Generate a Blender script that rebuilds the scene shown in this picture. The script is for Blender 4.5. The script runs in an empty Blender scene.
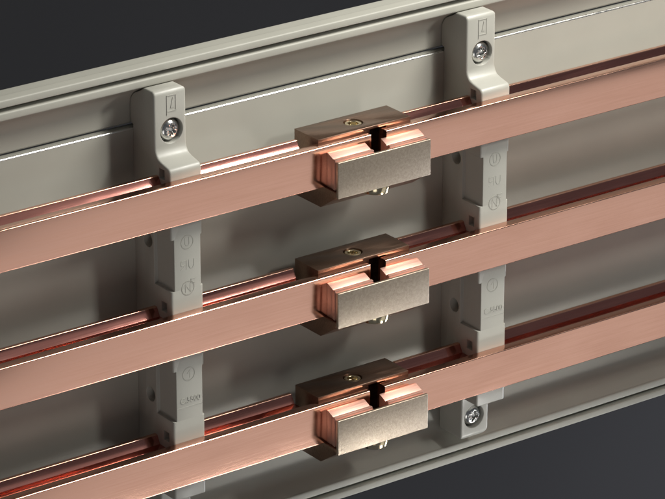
import bpy, bmesh, math, random
from mathutils import Vector, Matrix
random.seed(4)
S = 0.001                                   # everything below is written in millimetres
scn = bpy.context.scene
COL = scn.collection

# ------------------------------------------------------------------ materials
def new_mat(name):
    m = bpy.data.materials.new(name); m.use_nodes = True
    nt = m.node_tree; b = nt.nodes['Principled BSDF']
    return m, nt, b
def nd(nt, t, **kw):
    n = nt.nodes.new(t)
    for k, v in kw.items(): setattr(n, k, v)
    return n
def coords(nt, scale, rot=(0, 0, 0)):
    tc = nd(nt, 'ShaderNodeTexCoord'); mp = nd(nt, 'ShaderNodeMapping')
    mp.inputs['Scale'].default_value = scale; mp.inputs['Rotation'].default_value = rot
    oi = nd(nt, 'ShaderNodeObjectInfo'); ad = nd(nt, 'ShaderNodeVectorMath', operation='ADD')
    nt.links.new(oi.outputs['Random'], ad.inputs[1]); nt.links.new(tc.outputs['Object'], ad.inputs[0])   # each copy has its own grain
    nt.links.new(ad.outputs['Vector'], mp.inputs['Vector'])
    return mp.outputs['Vector']
def noise(nt, vec, scale, detail=3, rough=.5):
    n = nd(nt, 'ShaderNodeTexNoise'); n.inputs['Scale'].default_value = scale
    n.inputs['Detail'].default_value = detail; n.inputs['Roughness'].default_value = rough
    nt.links.new(vec, n.inputs['Vector']); return n.outputs['Fac']
def ramp(nt, fac, stops):
    r = nd(nt, 'ShaderNodeValToRGB'); e = r.color_ramp.elements
    while len(e) < len(stops): e.new(.5)
    for i, (p, c) in enumerate(stops): e[i].position = p; e[i].color = (*c, 1)
    nt.links.new(fac, r.inputs['Fac']); return r.outputs['Color']
def rng(nt, fac, a, b, lo=0.3, hi=0.7):
    r = nd(nt, 'ShaderNodeMapRange'); r.inputs['From Min'].default_value = lo; r.inputs['From Max'].default_value = hi
    r.inputs['To Min'].default_value = a; r.inputs['To Max'].default_value = b
    nt.links.new(fac, r.inputs['Value']); return r.outputs['Result']
def bump(nt, b, h, strength, dist, radius=None):
    n = nd(nt, 'ShaderNodeBump'); n.inputs['Strength'].default_value = strength; n.inputs['Distance'].default_value = dist
    nt.links.new(h, n.inputs['Height'])
    if radius:
        bv = nd(nt, 'ShaderNodeBevel'); bv.samples = 6; bv.inputs['Radius'].default_value = radius
        nt.links.new(bv.outputs['Normal'], n.inputs['Normal'])
    nt.links.new(n.outputs['Normal'], b.inputs['Normal'])

def mat_plastic(name, c0, c1, rough, grain=.12, rv=.07, rad=.0005):
    m, nt, b = new_mat(name)
    v = coords(nt, (1, 1, 1))
    col = ramp(nt, noise(nt, v, 40, 4), [(.3, c0), (.7, c1)])
    nt.links.new(col, b.inputs['Base Color'])
    nt.links.new(rng(nt, noise(nt, v, 220, 3), rough - rv, rough + rv), b.inputs['Roughness'])
    bump(nt, b, noise(nt, v, 2600, 2), grain, .00012, rad)
    return m
M_TRAY = mat_plastic('light_grey_coated_metal', (.352, .348, .304), (.376, .371, .324), .56, .04, .015)
M_SUP = mat_plastic('light_grey_moulded_plastic', (.375, .370, .330), (.40, .395, .352), .40, .16)

M_MARK = mat_plastic('moulded_lettering_plastic', (.375, .370, .330), (.40, .395, .352), .40, .1, .07, None)
def mat_copper(name, base0, base1, r0, r1, aniso=.0, bstr=.05):
    m, nt, b = new_mat(name)
    v = coords(nt, (1.2, 60, 60))                      # draw lines along the bar
    f = noise(nt, v, 26, 5, .62)
    col = ramp(nt, f, [(.25, base0), (.75, base1)])
    v2 = coords(nt, (1, 3, 3)); f2 = noise(nt, v2, 26, 4)
    mix = nd(nt, 'ShaderNodeMix', data_type='RGBA', blend_type='MULTIPLY'); mix.inputs['Factor'].default_value = 1
    nt.links.new(col, mix.inputs['A']); nt.links.new(ramp(nt, f2, [(.3, (.93, .91, .90)), (.7, (1, 1, 1))]), mix.inputs['B'])
    nt.links.new(mix.outputs['Result'], b.inputs['Base Color'])
    b.inputs['Metallic'].default_value = 1
    ad = nd(nt, 'ShaderNodeMath', operation='ADD')
    nt.links.new(rng(nt, f, r0, r1), ad.inputs[0]); nt.links.new(rng(nt, f2, -.03, .03), ad.inputs[1])
    nt.links.new(ad.outputs[0], b.inputs['Roughness'])
    bump(nt, b, f, bstr, .0001)
    return m
M_CU = mat_copper('drawn_copper', (.77, .44, .325), (.87, .515, .395), .13, .19, bstr=.02)
M_CU3 = mat_copper('shaded_channel_copper', (.54, .225, .185), (.62, .285, .235), .10, .14, bstr=.004)  # darker, redder copper that stands in for shade in the channels
M_CU2 = mat_copper('machined_copper', (.58, .355, .29), (.70, .455, .38), .46, .62, bstr=.5)

def mat_block():
    m, nt, b = new_mat('brushed_bronze')
    v = coords(nt, (2, 45, 30)); f = noise(nt, v, 30, 5, .65)
    nt.links.new(ramp(nt, f, [(.25, (.20, .128, .092)), (.75, (.32, .215, .16))]), b.inputs['Base Color'])
    b.inputs['Metallic'].default_value = 1
    nt.links.new(rng(nt, f, .28, .42), b.inputs['Roughness'])
    bump(nt, b, f, .25, .00015, .0003); return m
M_BLOCK = mat_block()
def mat_plate():
    m, nt, b = new_mat('grained_nickel_brass')
    v = coords(nt, (1, 1, 1)); f = noise(nt, v, 900, 4, .7); g = noise(nt, v, 2600, 2)
    nt.links.new(ramp(nt, f, [(.3, (.36, .30, .235)), (.7, (.50, .425, .34))]), b.inputs['Base Color'])
    b.inputs['Metallic'].default_value = 1
    nt.links.new(rng(nt, g, .34, .56), b.inputs['Roughness'])
    ad = nd(nt, 'ShaderNodeMath', operation='ADD'); nt.links.new(f, ad.inputs[0]); nt.links.new(g, ad.inputs[1])
    bump(nt, b, ad.outputs[0], .35, .00016, .0003); return m
M_PLATE = mat_plate()
def mat_metal(name, c, r):
    m, nt, b = new_mat(name)
    v = coords(nt, (1, 1, 1)); f = noise(nt, v, 700, 3)
    nt.links.new(ramp(nt, f, [(.3, tuple(.86 * x for x in c)), (.7, c)]), b.inputs['Base Color'])
    b.inputs['Metallic'].default_value = 1
    nt.links.new(rng(nt, f, r - .05, r + .06), b.inputs['Roughness'])
    bump(nt, b, f, .1, .0001, .0003); return m
M_ZINC = mat_metal('zinc_plated_steel', (.62, .62, .60), .22)
M_SCREW = mat_metal('yellow_passivated_steel', (.70, .60, .40), .16)
M_EDGE = mat_metal('edge_highlight_metal', (.80, .80, .77), .30)  # bright metal that strengthens the highlight on the ledge edges
def mat_back():
    m, nt, b = new_mat('dark_studio_paper')
    v = coords(nt, (1, 1, 1)); f = noise(nt, v, 3, 2)
    nt.links.new(ramp(nt, f, [(.3, (.022, .0223, .0245)), (.7, (.025, .0253, .0275))]), b.inputs['Base Color'])
    b.inputs['Roughness'].default_value = .9; b.inputs['Specular IOR Level'].default_value = .1; return m
M_BACK = mat_back()

# ------------------------------------------------------------------ mesh tools
def faces_from_profile(bm, prof, x0, x1):
    a = [bm.verts.new((x0 * S, y * S, z * S)) for y, z in prof]
    b = [bm.verts.new((x1 * S, y * S, z * S)) for y, z in prof]
    n = len(prof)
    for i in range(n): bm.faces.new((a[i], a[(i + 1) % n], b[(i + 1) % n], b[i]))
    bm.faces.new(a[::-1]); bm.faces.new(b)
def box(bm, x0, x1, y0, y1, z0, z1):
    faces_from_profile(bm, [(y0, z0), (y1, z0), (y1, z1), (y0, z1)], x0, x1)
def cyl(bm, c, axis, r0, r1, h, n=40, rot=0):
    """closed cylinder / cone from c along +axis for h"""
    ax = {'X': Vector((1, 0, 0)), 'Y': Vector((0, 1, 0)), 'Z': Vector((0, 0, 1))}[axis]
    u = {'X': Vector((0, 1, 0)), 'Y': Vector((0, 0, 1)), 'Z': Vector((1, 0, 0))}[axis]; w = ax.cross(u)
    c = Vector(c); A = []; B = []
    for i in range(n):
        t = rot + 2 * math.pi * i / n; d = u * math.cos(t) + w * math.sin(t)
        A.append(bm.verts.new((c + d * r0) * S)); B.append(bm.verts.new((c + d * r1 + ax * h) * S))
    for i in range(n): bm.faces.new((A[i], A[(i + 1) % n], B[(i + 1) % n], B[i]))
    bm.faces.new(A[::-1]); bm.faces.new(B)
def to_obj(name, bm, mat, parent=None, loc=(0, 0, 0), smooth=False):
    bmesh.ops.recalc_face_normals(bm, faces=bm.faces[:])
    me = bpy.data.meshes.new(name); bm.to_mesh(me); bm.free()
    if mat: me.materials.append(mat)
    o = bpy.data.objects.new(name, me); COL.objects.link(o)
    o.location = [v * S for v in loc]
    if parent: o.parent = parent
    if smooth: shade(o)
    return o
def shade(o, ang=35):
    me = o.data
    for p in me.polygons: p.use_smooth = True
    try: me.set_sharp_from_angle(angle=math.radians(ang))
    except Exception: pass
def bake(o):
    dg = bpy.context.evaluated_depsgraph_get(); dg.update()
    me = bpy.data.meshes.new_from_object(o.evaluated_get(dg))
    old = o.data; o.modifiers.clear(); o.data = me; me.name = o.name
    bpy.data.meshes.remove(old)
def boolean(o, bm, op='DIFFERENCE'):
    t = to_obj('cutter', bm, None); t.location = o.location
    md = o.modifiers.new('b', 'BOOLEAN'); md.object = t; md.operation = op; md.solver = 'EXACT'
    bake(o); me = t.data
    bpy.data.objects.remove(t); bpy.data.meshes.remove(me)
def bevel(o, w, seg=2, ang=40):
    md = o.modifiers.new('v', 'BEVEL'); md.width = w * S; md.segments = seg; md.limit_method = 'ANGLE'
    md.angle_limit = math.radians(ang); md.use_clamp_overlap = True; md.miter_outer = 'MITER_ARC'
    bake(o); shade(o)
def empty(name, label, cat, loc, group=None):
    o = bpy.data.objects.new(name, None); COL.objects.link(o); o.empty_display_size = .005
    o.location = [v * S for v in loc]; o['label'] = label; o['category'] = cat
    if group: o['group'] = group
    return o
def dup(root, loc, label):
    r = root.copy(); COL.objects.link(r); r.location = [v * S for v in loc]; r['label'] = label
    for ch in list(root.children):
        c = ch.copy(); COL.objects.link(c); c.parent = r
        if c.name.startswith('clamp_screw'): c.rotation_euler.z = random.uniform(.2, 1.2)
        elif c.name.startswith('screw'): c.rotation_euler.y = random.uniform(-.7, .7)
        for g in list(ch.children):
            d = g.copy(); COL.objects.link(d); d.parent = c
    return r
def recentre(o, c):
    v = Vector(c) * S; o.data.transform(Matrix.Translation(-v)); o.location = v
def arc(cy, cz, r, a0, a1, n=5):
    return [(cy + r * math.cos(math.radians(a0 + (a1 - a0) * i / n)), cz + r * math.sin(math.radians(a0 + (a1 - a0) * i / n))) for i in range(n + 1)]

XA, XB = -380, 400                          # the tray and the bars run on past both sides of the picture

# ------------------------------------------------------------------ the setting
bm = bmesh.new()
box(bm, -6000, 6000, 620, 640, -4000, 4000)
bk = to_obj('backdrop', bm, M_BACK); bk['kind'] = 'structure'

# ------------------------------------------------------------------ mounting tray
tray = empty('mounting_tray', 'long light grey metal trough that carries the supports and copper bars', 'mounting tray', (0, 36, 0))
def loc_prof(p): return [(y - 36, z) for y, z in p]
bm = bmesh.new()
pr = [(36, -85.2), (36, 85.2)] + arc(32.85, 84.35, .85, 90, 180, 5) + arc(32.85, -84.35, .85, 180, 270, 5)
faces_from_profile(bm, loc_prof(pr), XA, XB)
o = to_obj('back_panel', bm, M_TRAY, tray); shade(o)
o.data.materials.append(M_EDGE)                        # bright metal put on the panel's rounded edges to whiten their highlight
for p in o.data.polygons:
    if p.normal.y < -.1 and abs(p.normal.z) > .1: p.material_index = 1
top = [(36, 86.1), (34.9, 86.2), (34.5, 86.8), (34.5, 91)] + arc(26.5, 94.5, 8.0, -10, 62, 9) + [(26.2, 103.9), (25.2, 104.6)] \
    + arc(24.9, 105.3, .7, 250, 180, 3) + arc(24.9, 107.5, .7, 180, 90, 4) + [(30.5, 108.2), (30.5, 110.3)] \
    + arc(24.6, 110.7, .4, 270, 180, 3) + arc(24.8, 113.0, .6, 180, 90, 4) + [(29, 113.9), (29.3, 113.4), (36, 113.4)]
bm = bmesh.new(); faces_from_profile(bm, loc_prof(top), XA, XB)
o = to_obj('side_rail', bm, M_TRAY, tray); shade(o, 30)
bm = bmesh.new(); faces_from_profile(bm, loc_prof([(y, -z) for y, z in top]), XA, XB)
o = to_obj('side_rail', bm, M_TRAY, tray); shade(o, 30)

# ------------------------------------------------------------------ copper busbars
HB = 9.2                                    # half height of a bar
SUPX = (-90.0, 74.0)
def busbar(left, D):
    x0, x1 = (XA - 12, 2.1) if left else (10.4, XB + 12)
    r = .48
    fl = arc(r, HB - r, r, 180, 90, 5) + arc(5 - .3, HB - .3, .3, 90, 0, 2) + arc(5 - .3, -HB + .3, .3, 0, -90, 2) + arc(r, -HB + r, r, 270, 180, 5)
    bm = bmesh.new(); faces_from_profile(bm, fl, x0, x1)
    te = [(4.6, 5.4), (D - 4, 5.4), (D - 2, 8.86)] + arc(D - 1.83, HB - .12, .12, 180, 90, 2) + arc(D - .1, HB - .1, .1, 90, 0, 2) \
        + arc(D - .3, -HB + .3, .3, 0, -90, 2) + arc(D - 1.7, -HB + .3, .3, 270, 180, 2) + [(D - 2, -2), (4.6, -2)]
    sx = SUPX[0] if left else SUPX[1]
    cuts = [(x0, sx - 8.03), (sx + 8.03, -27.4)] if left else [(29.5, sx - 8.03), (sx + 8.03, x1)]
    for a, b in cuts: faces_from_profile(bm, te, a, b)
    o = to_obj('busbar', bm, M_CU); shade(o, 50)
    o.data.materials.append(M_CU3)                     # channel inside: shade and red inter-reflection put into a darker copper colour
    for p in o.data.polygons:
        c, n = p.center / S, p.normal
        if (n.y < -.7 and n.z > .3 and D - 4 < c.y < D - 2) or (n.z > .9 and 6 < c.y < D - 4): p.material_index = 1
    o['category'] = 'busbar'; o['group'] = 'copper busbars in three rows'
    return o
ROWS = [(60, 'top'), (0, 'middle'), (-60, 'bottom')]
for i, (z, w) in enumerate(ROWS):
    for j in (0, 1):
        b = busbar(j == 0, (15.2, 18.2, 19.8)[i])
        b.location = (0, 0, z * S)
        b['label'] = f'{w} copper busbar on the {"left" if j == 0 else "right"} of its bronze connector'

# ------------------------------------------------------------------ connectors
con = empty('busbar_connector', '', 'connector', (2.3, 0, 60), 'bronze connectors joining the copper bars')
DX = -2.3
XL, XR = -22.3, 27.0
bm = bmesh.new(); faces_from_profile(bm, [(22.2, -19.3), (22.2, 10.7), (5.05, 10.7), (5.05, -9.3), (-8.12, -9.3), (-8.12, -11.6), (3.2, -19.3)], XL + DX, XR + DX)
blk = to_obj('clamp_block', bm, M_BLOCK, con)
SX, SY = 2.6 + DX, 13.6
c = bmesh.new(); cyl(c, (SX, SY, 8.2), 'Z', 4.3, 4.3, 6); 
blk.parent = None; boolean(blk, c)
c = bmesh.new(); box(c, 5 + DX, 14 + DX, 4, 10.2, -8, 9.4); boolean(blk, c); bevel(blk, .25, 2); blk.parent = con
# stepped copper contact strips in front of the bar, one each side of the joint
def strip(x0, x1, endl):
    bm = bmesh.new()
    p1 = [(-.02, -9.1), (-.02, 6.4), (-1.0, 6.1), (-3.9, 4.9), (-4.4, 4.5), (-4.4, -9.0)]
    faces_from_profile(bm, p1, x0, x1)
    a, b = (x0 - .45, x1) if endl else (x0, x1 - .4)
    faces_from_profile(bm, [(-4.35, -8.7), (-4.35, 3.8), (-4.75, 3.8), (-4.75, 4.75), (-5.0, 5.0), (-6.5, 4.9), (-6.5, -8.9), (-4.75, -8.9), (-4.75, -8.7)], a, b)
    faces_from_profile(bm, [(-6.45, -8.4), (-6.45, 4.1), (-8.3, 4.1), (-8.3, -8.4)], a + .3 * endl, b - .3 * (1 - endl))
    o = to_obj('contact_strip', bm, M_CU2, None)
    bevel(o, .22, 2); 
    o.parent = con
strip(-21.2 + DX, -1.2 + DX, 1)
strip(7.2 + DX, 27.4 + DX, 0)
bm = bmesh.new(); box(bm, -22.3 + DX, 27.0 + DX, -9.6, -8.1, -11.8, 4.7)
pl = to_obj('cover_plate', bm, M_PLATE, None); bevel(pl, .3, 3); pl.parent = con
def socket_screw(name, z, up, r, hex_r, h, x, y):
    s = 1 if up else -1
    bm = bmesh.new()
    cyl(bm, (x, y, z if up else z - h), 'Z', r if up else r * .93, r * .93 if up else r, h, 36)
    o = to_obj(name, bm, M_SCREW, None)
    c = bmesh.new(); cyl(c, (x, y, z + h - 1.7 if up else z - h - 2), 'Z', hex_r, hex_r, 3.7, 6, .35)
    boolean(o, c); bevel(o, .3, 2, 30); recentre(o, (x, y, 0)); o.parent = con
socket_screw('clamp_screw', 8.22, True, 4.0, 2.5, 2.2, SX, SY)
socket_screw('clamp_screw', -11.3, False, 6.4, 2.8, 4.0, 2.1 + DX, -3.1)
CL = ['bronze connector with grained front plate joining the top copper bars',
      'bronze connector with grained front plate joining the middle copper bars',
      'bronze connector with grained front plate joining the bottom copper bars']
con['label'] = CL[0]
dup(con, (2.3, 0, 0), CL[1]); dup(con, (2.3, 0, -60), CL[2])

# ------------------------------------------------------------------ busbar supports
sup = empty('busbar_support', '', 'busbar support', (SUPX[0], 32, 0), 'grey plastic busbar supports')
prof = [(31.96, -98.5)] + arc(18.6, -96.5, 2.6, 270, 180, 5) + [(16, -77.6), (5.05, -77.6), (5.05, 71.0)] \
    + arc(7.3, 72.2, 2.25, 180, 110, 4) + [(11.5, 75.4)] + arc(10.6, 80.6, 5.4, -55, 0, 5)[0:] \
    + arc(18.2, 102.8, 2.2, 180, 90, 5) + [(23.4, 104.9), (25.6, 103.3)] + arc(26.5, 94.5, 7.5, 70, 0, 6) + [(34.0, 87.4), (31.96, 86.6)]
bm = bmesh.new(); faces_from_profile(bm, [(y - 32, z) for y, z in prof], -8, 8)
# soft long edges on the two tabs and the bend
bm.edges.ensure_lookup_table()
def soft(e):
    a, b = [v.co / S for v in e.verts]
    if abs(a.x - b.x) > .1: return False
    def front(p):
        y, z = p.y + 32, p.z
        return y < 22
    return front(a) and front(b)
bmesh.ops.recalc_face_normals(bm, faces=bm.faces[:])
bmesh.ops.bevel(bm, geom=[e for e in bm.edges if soft(e)], offset=1.1 * S, segments=4, affect='EDGES', profile=.5, clamp_overlap=True)
body = to_obj('body', bm, M_SUP, None)
def cut(f):
    c = bmesh.new(); f(c); boolean(body, c)
# waist between the bars: thinner column, both sides
for z0, z1 in ((19.3, 42.5), (-40.7, -17.5)):
    cut(lambda c: box(c, -12, -6.4, -33, -14.2, z0, z1))
    cut(lambda c: box(c, 6.8, 12, -33, -14.2, z0, z1))
# lower tab is stepped back on the right side
cut(lambda c: box(c, 7.1, 12, -40, 4, -110, -77.55))
# side holes and small square slots by each bar
for z in (37.8, -33.5):
    cut(lambda c: cyl(c, (-12, -9.6, z), 'X', 3.3, 3.3, 9))
for z in (72 - 1.3, 10.9, -49.1):
    cut(lambda c: box(c, -12, -5.5, -23.2, -19.2, z - 2.2, z + 2.2))
def round_corner(c, x, z, sx, sz, r):
    pts = [(x + sx, z + sz), (x + sx, z - sz * r)] + [(x - sx * r + sx * r * math.cos(t), z - sz * r + sz * r * math.sin(t)) for t in [math.pi / 2 * k / 6 for k in range(7)]] + [(x - sx * r, z + sz)]
    A = [c.verts.new((X * S, -40 * S, Z * S)) for X, Z in pts]; B = [c.verts.new((X * S, 6 * S, Z * S)) for X, Z in pts]
    n = len(pts)
    for i in range(n): c.faces.new((A[i], A[(i + 1) % n], B[(i + 1) % n], B[i]))
    c.faces.new(A[::-1]); c.faces.new(B)
cut(lambda c: round_corner(c, 7.1, -98.5, 1, -1, 3.4)); cut(lambda c: round_corner(c, -8, -98.5, -1, -1, 1.6))
cut(lambda c: round_corner(c, 8, 105.0, 1, 1, 2.4)); cut(lambda c: round_corner(c, -8, 105.0, -1, 1, 1.2))
bevel(body, .55, 3, 45)
# screw wells in both tabs
for z in (86.6, -88.4):
    cut(lambda c: cyl(c, (.6 if z > 0 else -.6, -20, z), 'Y', 5.6, 5.6, 8.5, 48)); cut(lambda c: cyl(c, (.6 if z > 0 else -.6, -20, z), 'Y', 8.2, 5.3, 4.6, 48))
shade(body, 38)
body.parent = sup
# pan head screws with a cross recess
for z in (86.6, -88.4):
    x = .6 if z > 0 else -.6; y = -12.6
    bm = bmesh.new()
    R = [(4.75, 0), (4.75, -1.3), (4.3, -2.3), (3.2, -3.0), (1.6, -3.25)]
    rings = []
    for r, yy in R:
        rings.append([bm.verts.new(((x + r * math.cos(t)) * S, (y + yy) * S, (z + r * math.sin(t)) * S)) for t in [2 * math.pi * k / 48 for k in range(48)]])
    for a, b in zip(rings, rings[1:]):
        for k in range(48): bm.faces.new((a[k], a[(k + 1) % 48], b[(k + 1) % 48], b[k]))
    bm.faces.new(rings[0]); bm.faces.new(rings[-1][::-1])
    o = to_obj('screw', bm, M_ZINC, None)
    for q in range(4):
        t = math.radians(25 + 45 * q)
        c = bmesh.new(); w, l = (.62, 2.7) if q % 2 == 0 else (.3, 2.2)
        box(c, -l, l, -6, y + 0 - 1.9 if False else 6, -w, w)
        bmesh.ops.rotate(c, verts=c.verts[:], cent=(0, 0, 0), matrix=Matrix.Rotation(t, 3, 'Y'))
        for v in c.verts:
            v.co.x += x * S; v.co.z += z * S
            v.co.y = (y - 6) * S if v.co.y < 0 else (y - 1.7) * S
        boolean(o, c)
    bevel(o, .14, 2, 40)
    # spring washer under the head
    w = bmesh.new(); cyl(w, (x, y + .02, z), 'Y', 5.15, 5.15, .9, 48)
    wo = to_obj('washer', w, M_ZINC, None); bevel(wo, .2, 2)
    recentre(o, (x, 0, z)); recentre(wo, (x, 0, z)); wo.location = (0, 0, 0)
    o.parent = sup; wo.parent = o
# moulded marks -------------------------------------------------------------
def frame_loop(bm, pts, w, y0, y1):
    """raised line through pts (x,z), width w"""
    for (xa, za), (xb, zb) in zip(pts, pts[1:]):
        d = Vector((xb - xa, zb - za)); L = d.length
        if L < 1e-6: continue
        d /= L; n = Vector((-d.y, d.x)) * w / 2; e = d * w * .45
        q = [(xa - e.x + n.x, za - e.y + n.y), (xa - e.x - n.x, za - e.y - n.y), (xb + e.x - n.x, zb + e.y - n.y), (xb + e.x + n.x, zb + e.y + n.y)]
        A = [bm.verts.new((X * S, y1 * S, Z * S)) for X, Z in q]; B = [bm.verts.new((X * S, y0 * S, Z * S)) for X, Z in q]
        for i in range(4): bm.faces.new((A[i], A[(i + 1) % 4], B[(i + 1) % 4], B[i]))
        bm.faces.new(A[::-1]); bm.faces.new(B)
def ring_pts(cx, cz, r, n=22): return [(cx + r * math.cos(2 * math.pi * k / n), cz + r * math.sin(2 * math.pi * k / n)) for k in range(n + 1)]
bm = bmesh.new(); YF = -16.0                                  # emblem: upright frame with a slanting blade
frame_loop(bm, [(-1.5, 93.8), (-1.5, 102.2), (2.9, 102.2), (2.9, 95.3), (-1.5, 95.3)], .34, YF - .2, YF + .2)
A = [(.2, 96.6), (2.0, 96.6), (2.0, 101.2), (1.3, 101.2)]
va = [bm.verts.new((X * S, (YF - .18) * S, Z * S)) for X, Z in A]; vb = [bm.verts.new((X * S, (YF + .2) * S, Z * S)) for X, Z in A]
for i in range(4): bm.faces.new((va[i], va[(i + 1) % 4], vb[(i + 1) % 4], vb[i]))
bm.faces.new(va); bm.faces.new(vb[::-1])
o = to_obj('raised_emblem', bm, M_MARK, sup)
YC = 5.05 - 32
def mark(lines, wide=.36):
    bm = bmesh.new()
    for pts in lines: frame_loop(bm, pts, wide, YC - .10, YC + .2)
    to_obj('moulded_mark', bm, M_MARK, sup)
U = lambda x, z, w, h: [(x - w, z + h), (x - w, z - h * .5), (x - w * .5, z - h), (x + w * .5, z - h), (x + w, z - h * .5), (x + w, z + h)]
N = lambda x, z, w, h: [(x - w, z - h), (x - w, z + h), (x + w, z - h), (x + w, z + h)]
R_ = lambda x, z, w, h: [(x + w, z - h), (x + w, z + h), (x - w, z + h), (x - w, z), (x + w, z)]       # mirrored R
mark([ring_pts(.2, 40.3, 3.0), U(.2, 40.5, 1.0, 1.7)])
mark([R_(-1.6, 30.2, 1.3, 1.9), [(-.6, 30.2), (-3.0, 28.3)], U(2.2, 30.2, 1.2, 1.9)])
mark([ring_pts(.3, 19.6, 3.1), N(.3, 19.6, 1.2, 1.7), [(1.9, 19.4), (1.9, 23.2), (4.3, 23.2)], [(1.9, 21.5), (3.7, 21.5)]], .42)
mark([ring_pts(.0, -19.9, 3.0), [(.6, -21.6), (.6, -18.2), (-.7, -19.6)]])
def text(body_, size, x, z):
    cu = bpy.data.curves.new('t', 'FONT'); cu.body = body_; cu.size = size * S; cu.extrude = .18 * S; cu.offset = .00002
    t = bpy.data.objects.new('t', cu); COL.objects.link(t)
    t.rotation_euler = (math.pi / 2, 0, 0)
    dg = bpy.context.evaluated_depsgraph_get(); dg.update()
    me = bpy.data.meshes.new_from_object(t.evaluated_get(dg)); me.transform(Matrix.Rotation(math.pi / 2, 4, 'X'))
    me.transform(Matrix.Translation((x * S, (YC - .02) * S, z * S)))
    bpy.data.objects.remove(t); bpy.data.curves.remove(cu)
    me.materials.clear(); me.materials.append(M_MARK)
    o = bpy.data.objects.new('moulded_lettering', me); COL.objects.link(o); o.parent = sup
text('C.5500', 3.6, -4.6, -33.0)
bm = bmesh.new(); box(bm, -6.3, 6.7, YC - .08, YC + .2, -35.2, -34.8)
to_obj('parting_line', bm, M_MARK, sup)
sup['label'] = 'grey plastic busbar support holding the bars left of the connectors'
dup(sup, (SUPX[1], 32, 0), 'grey plastic busbar support holding the bars right of the connectors')

# ------------------------------------------------------------------ lamps
def area(name, d, dist, size, power, col=(1, 1, 1), target=(0, 10, 0), sy=None, spread=180):
    L = bpy.data.lights.new(name, 'AREA'); L.energy = power; L.color = col
    L.shape = 'RECTANGLE'; L.size = size[0]; L.size_y = size[1]; L.spread = math.radians(spread)
    o = bpy.data.objects.new(name, L); COL.objects.link(o)
    t = Vector(target) * S; p = t + Vector(d).normalized() * dist
    o.location = p; o.rotation_euler = (t - p).to_track_quat('-Z', 'Y').to_euler()
    return o
area('key_softbox', (.54, -.385, .81), .62, (.36, .13), 6.1, (1, .975, .91), target=(-40, 0, 60))
area('channel_glint_fill', (.546, -.713, .459), .62, (.055, .08), .85, (1, .98, .93), target=(-75, 12, 67))  # added small lamp, aimed to make the pale glint in the upper channel
area('channel_fill', (.546, -.713, .459), .8, (.36, .30), .075, (1, .97, .94), target=(-190, 12, 10))  # added dim fill that lifts the dark channel insides on the left
area('front_softbox', (.56, -.765, -.40), 1.1, (.72, .60), .71, (1, .97, .94), target=(75, 0, -60))
area('low_fill', (.40, -.62, -.68), .8, (.2, .12), .075, (1, .98, .95), target=(70, 24, -112), spread=22)  # added narrow beam that brightens the lower tabs and bottom rail
area('left_fill', (-.58, -.74, -.36), 1.0, (.40, .40), .95, (1, .97, .94))  # added fill that lifts dark reflections on the strips' left faces
area('backdrop_lamp', (.5, -.8, -.3), .8, (.4, .4), 11, (.94, .95, 1), target=(800, 620, -480))

w = bpy.data.worlds.new('World'); scn.world = w; w.use_nodes = True
w.node_tree.nodes['Background'].inputs['Color'].default_value = (.9, .93, 1, 1)
w.node_tree.nodes['Background'].inputs['Strength'].default_value = .105

# ------------------------------------------------------------------ camera (solved from the photograph)
cam = bpy.data.cameras.new('camera'); co = bpy.data.objects.new('camera', cam); COL.objects.link(co)
Rm = [[0.8071703552256908, -0.22400258914323729, 0.5461674264379212],
      [-0.5903184372182341, -0.3069167647659675, 0.7465428602469082],
      [0.0004004059412550942, -0.9249999673311696, -0.3799669723967656]]      # columns: right, down, forward
M = Matrix([[r[0], -r[1], -r[2]] for r in Rm]).to_4x4()
M.translation = Vector((-909.445, -1218.08, 641.249)) * S
co.matrix_world = M
cam.sensor_width = 36; cam.lens = 36 * 3806.54 / 665
cam.clip_start = .05; cam.clip_end = 100
scn.camera = co
scn.view_settings.view_transform = 'Standard'; scn.view_settings.look = 'None'; scn.view_settings.exposure = 0; scn.view_settings.gamma = 1
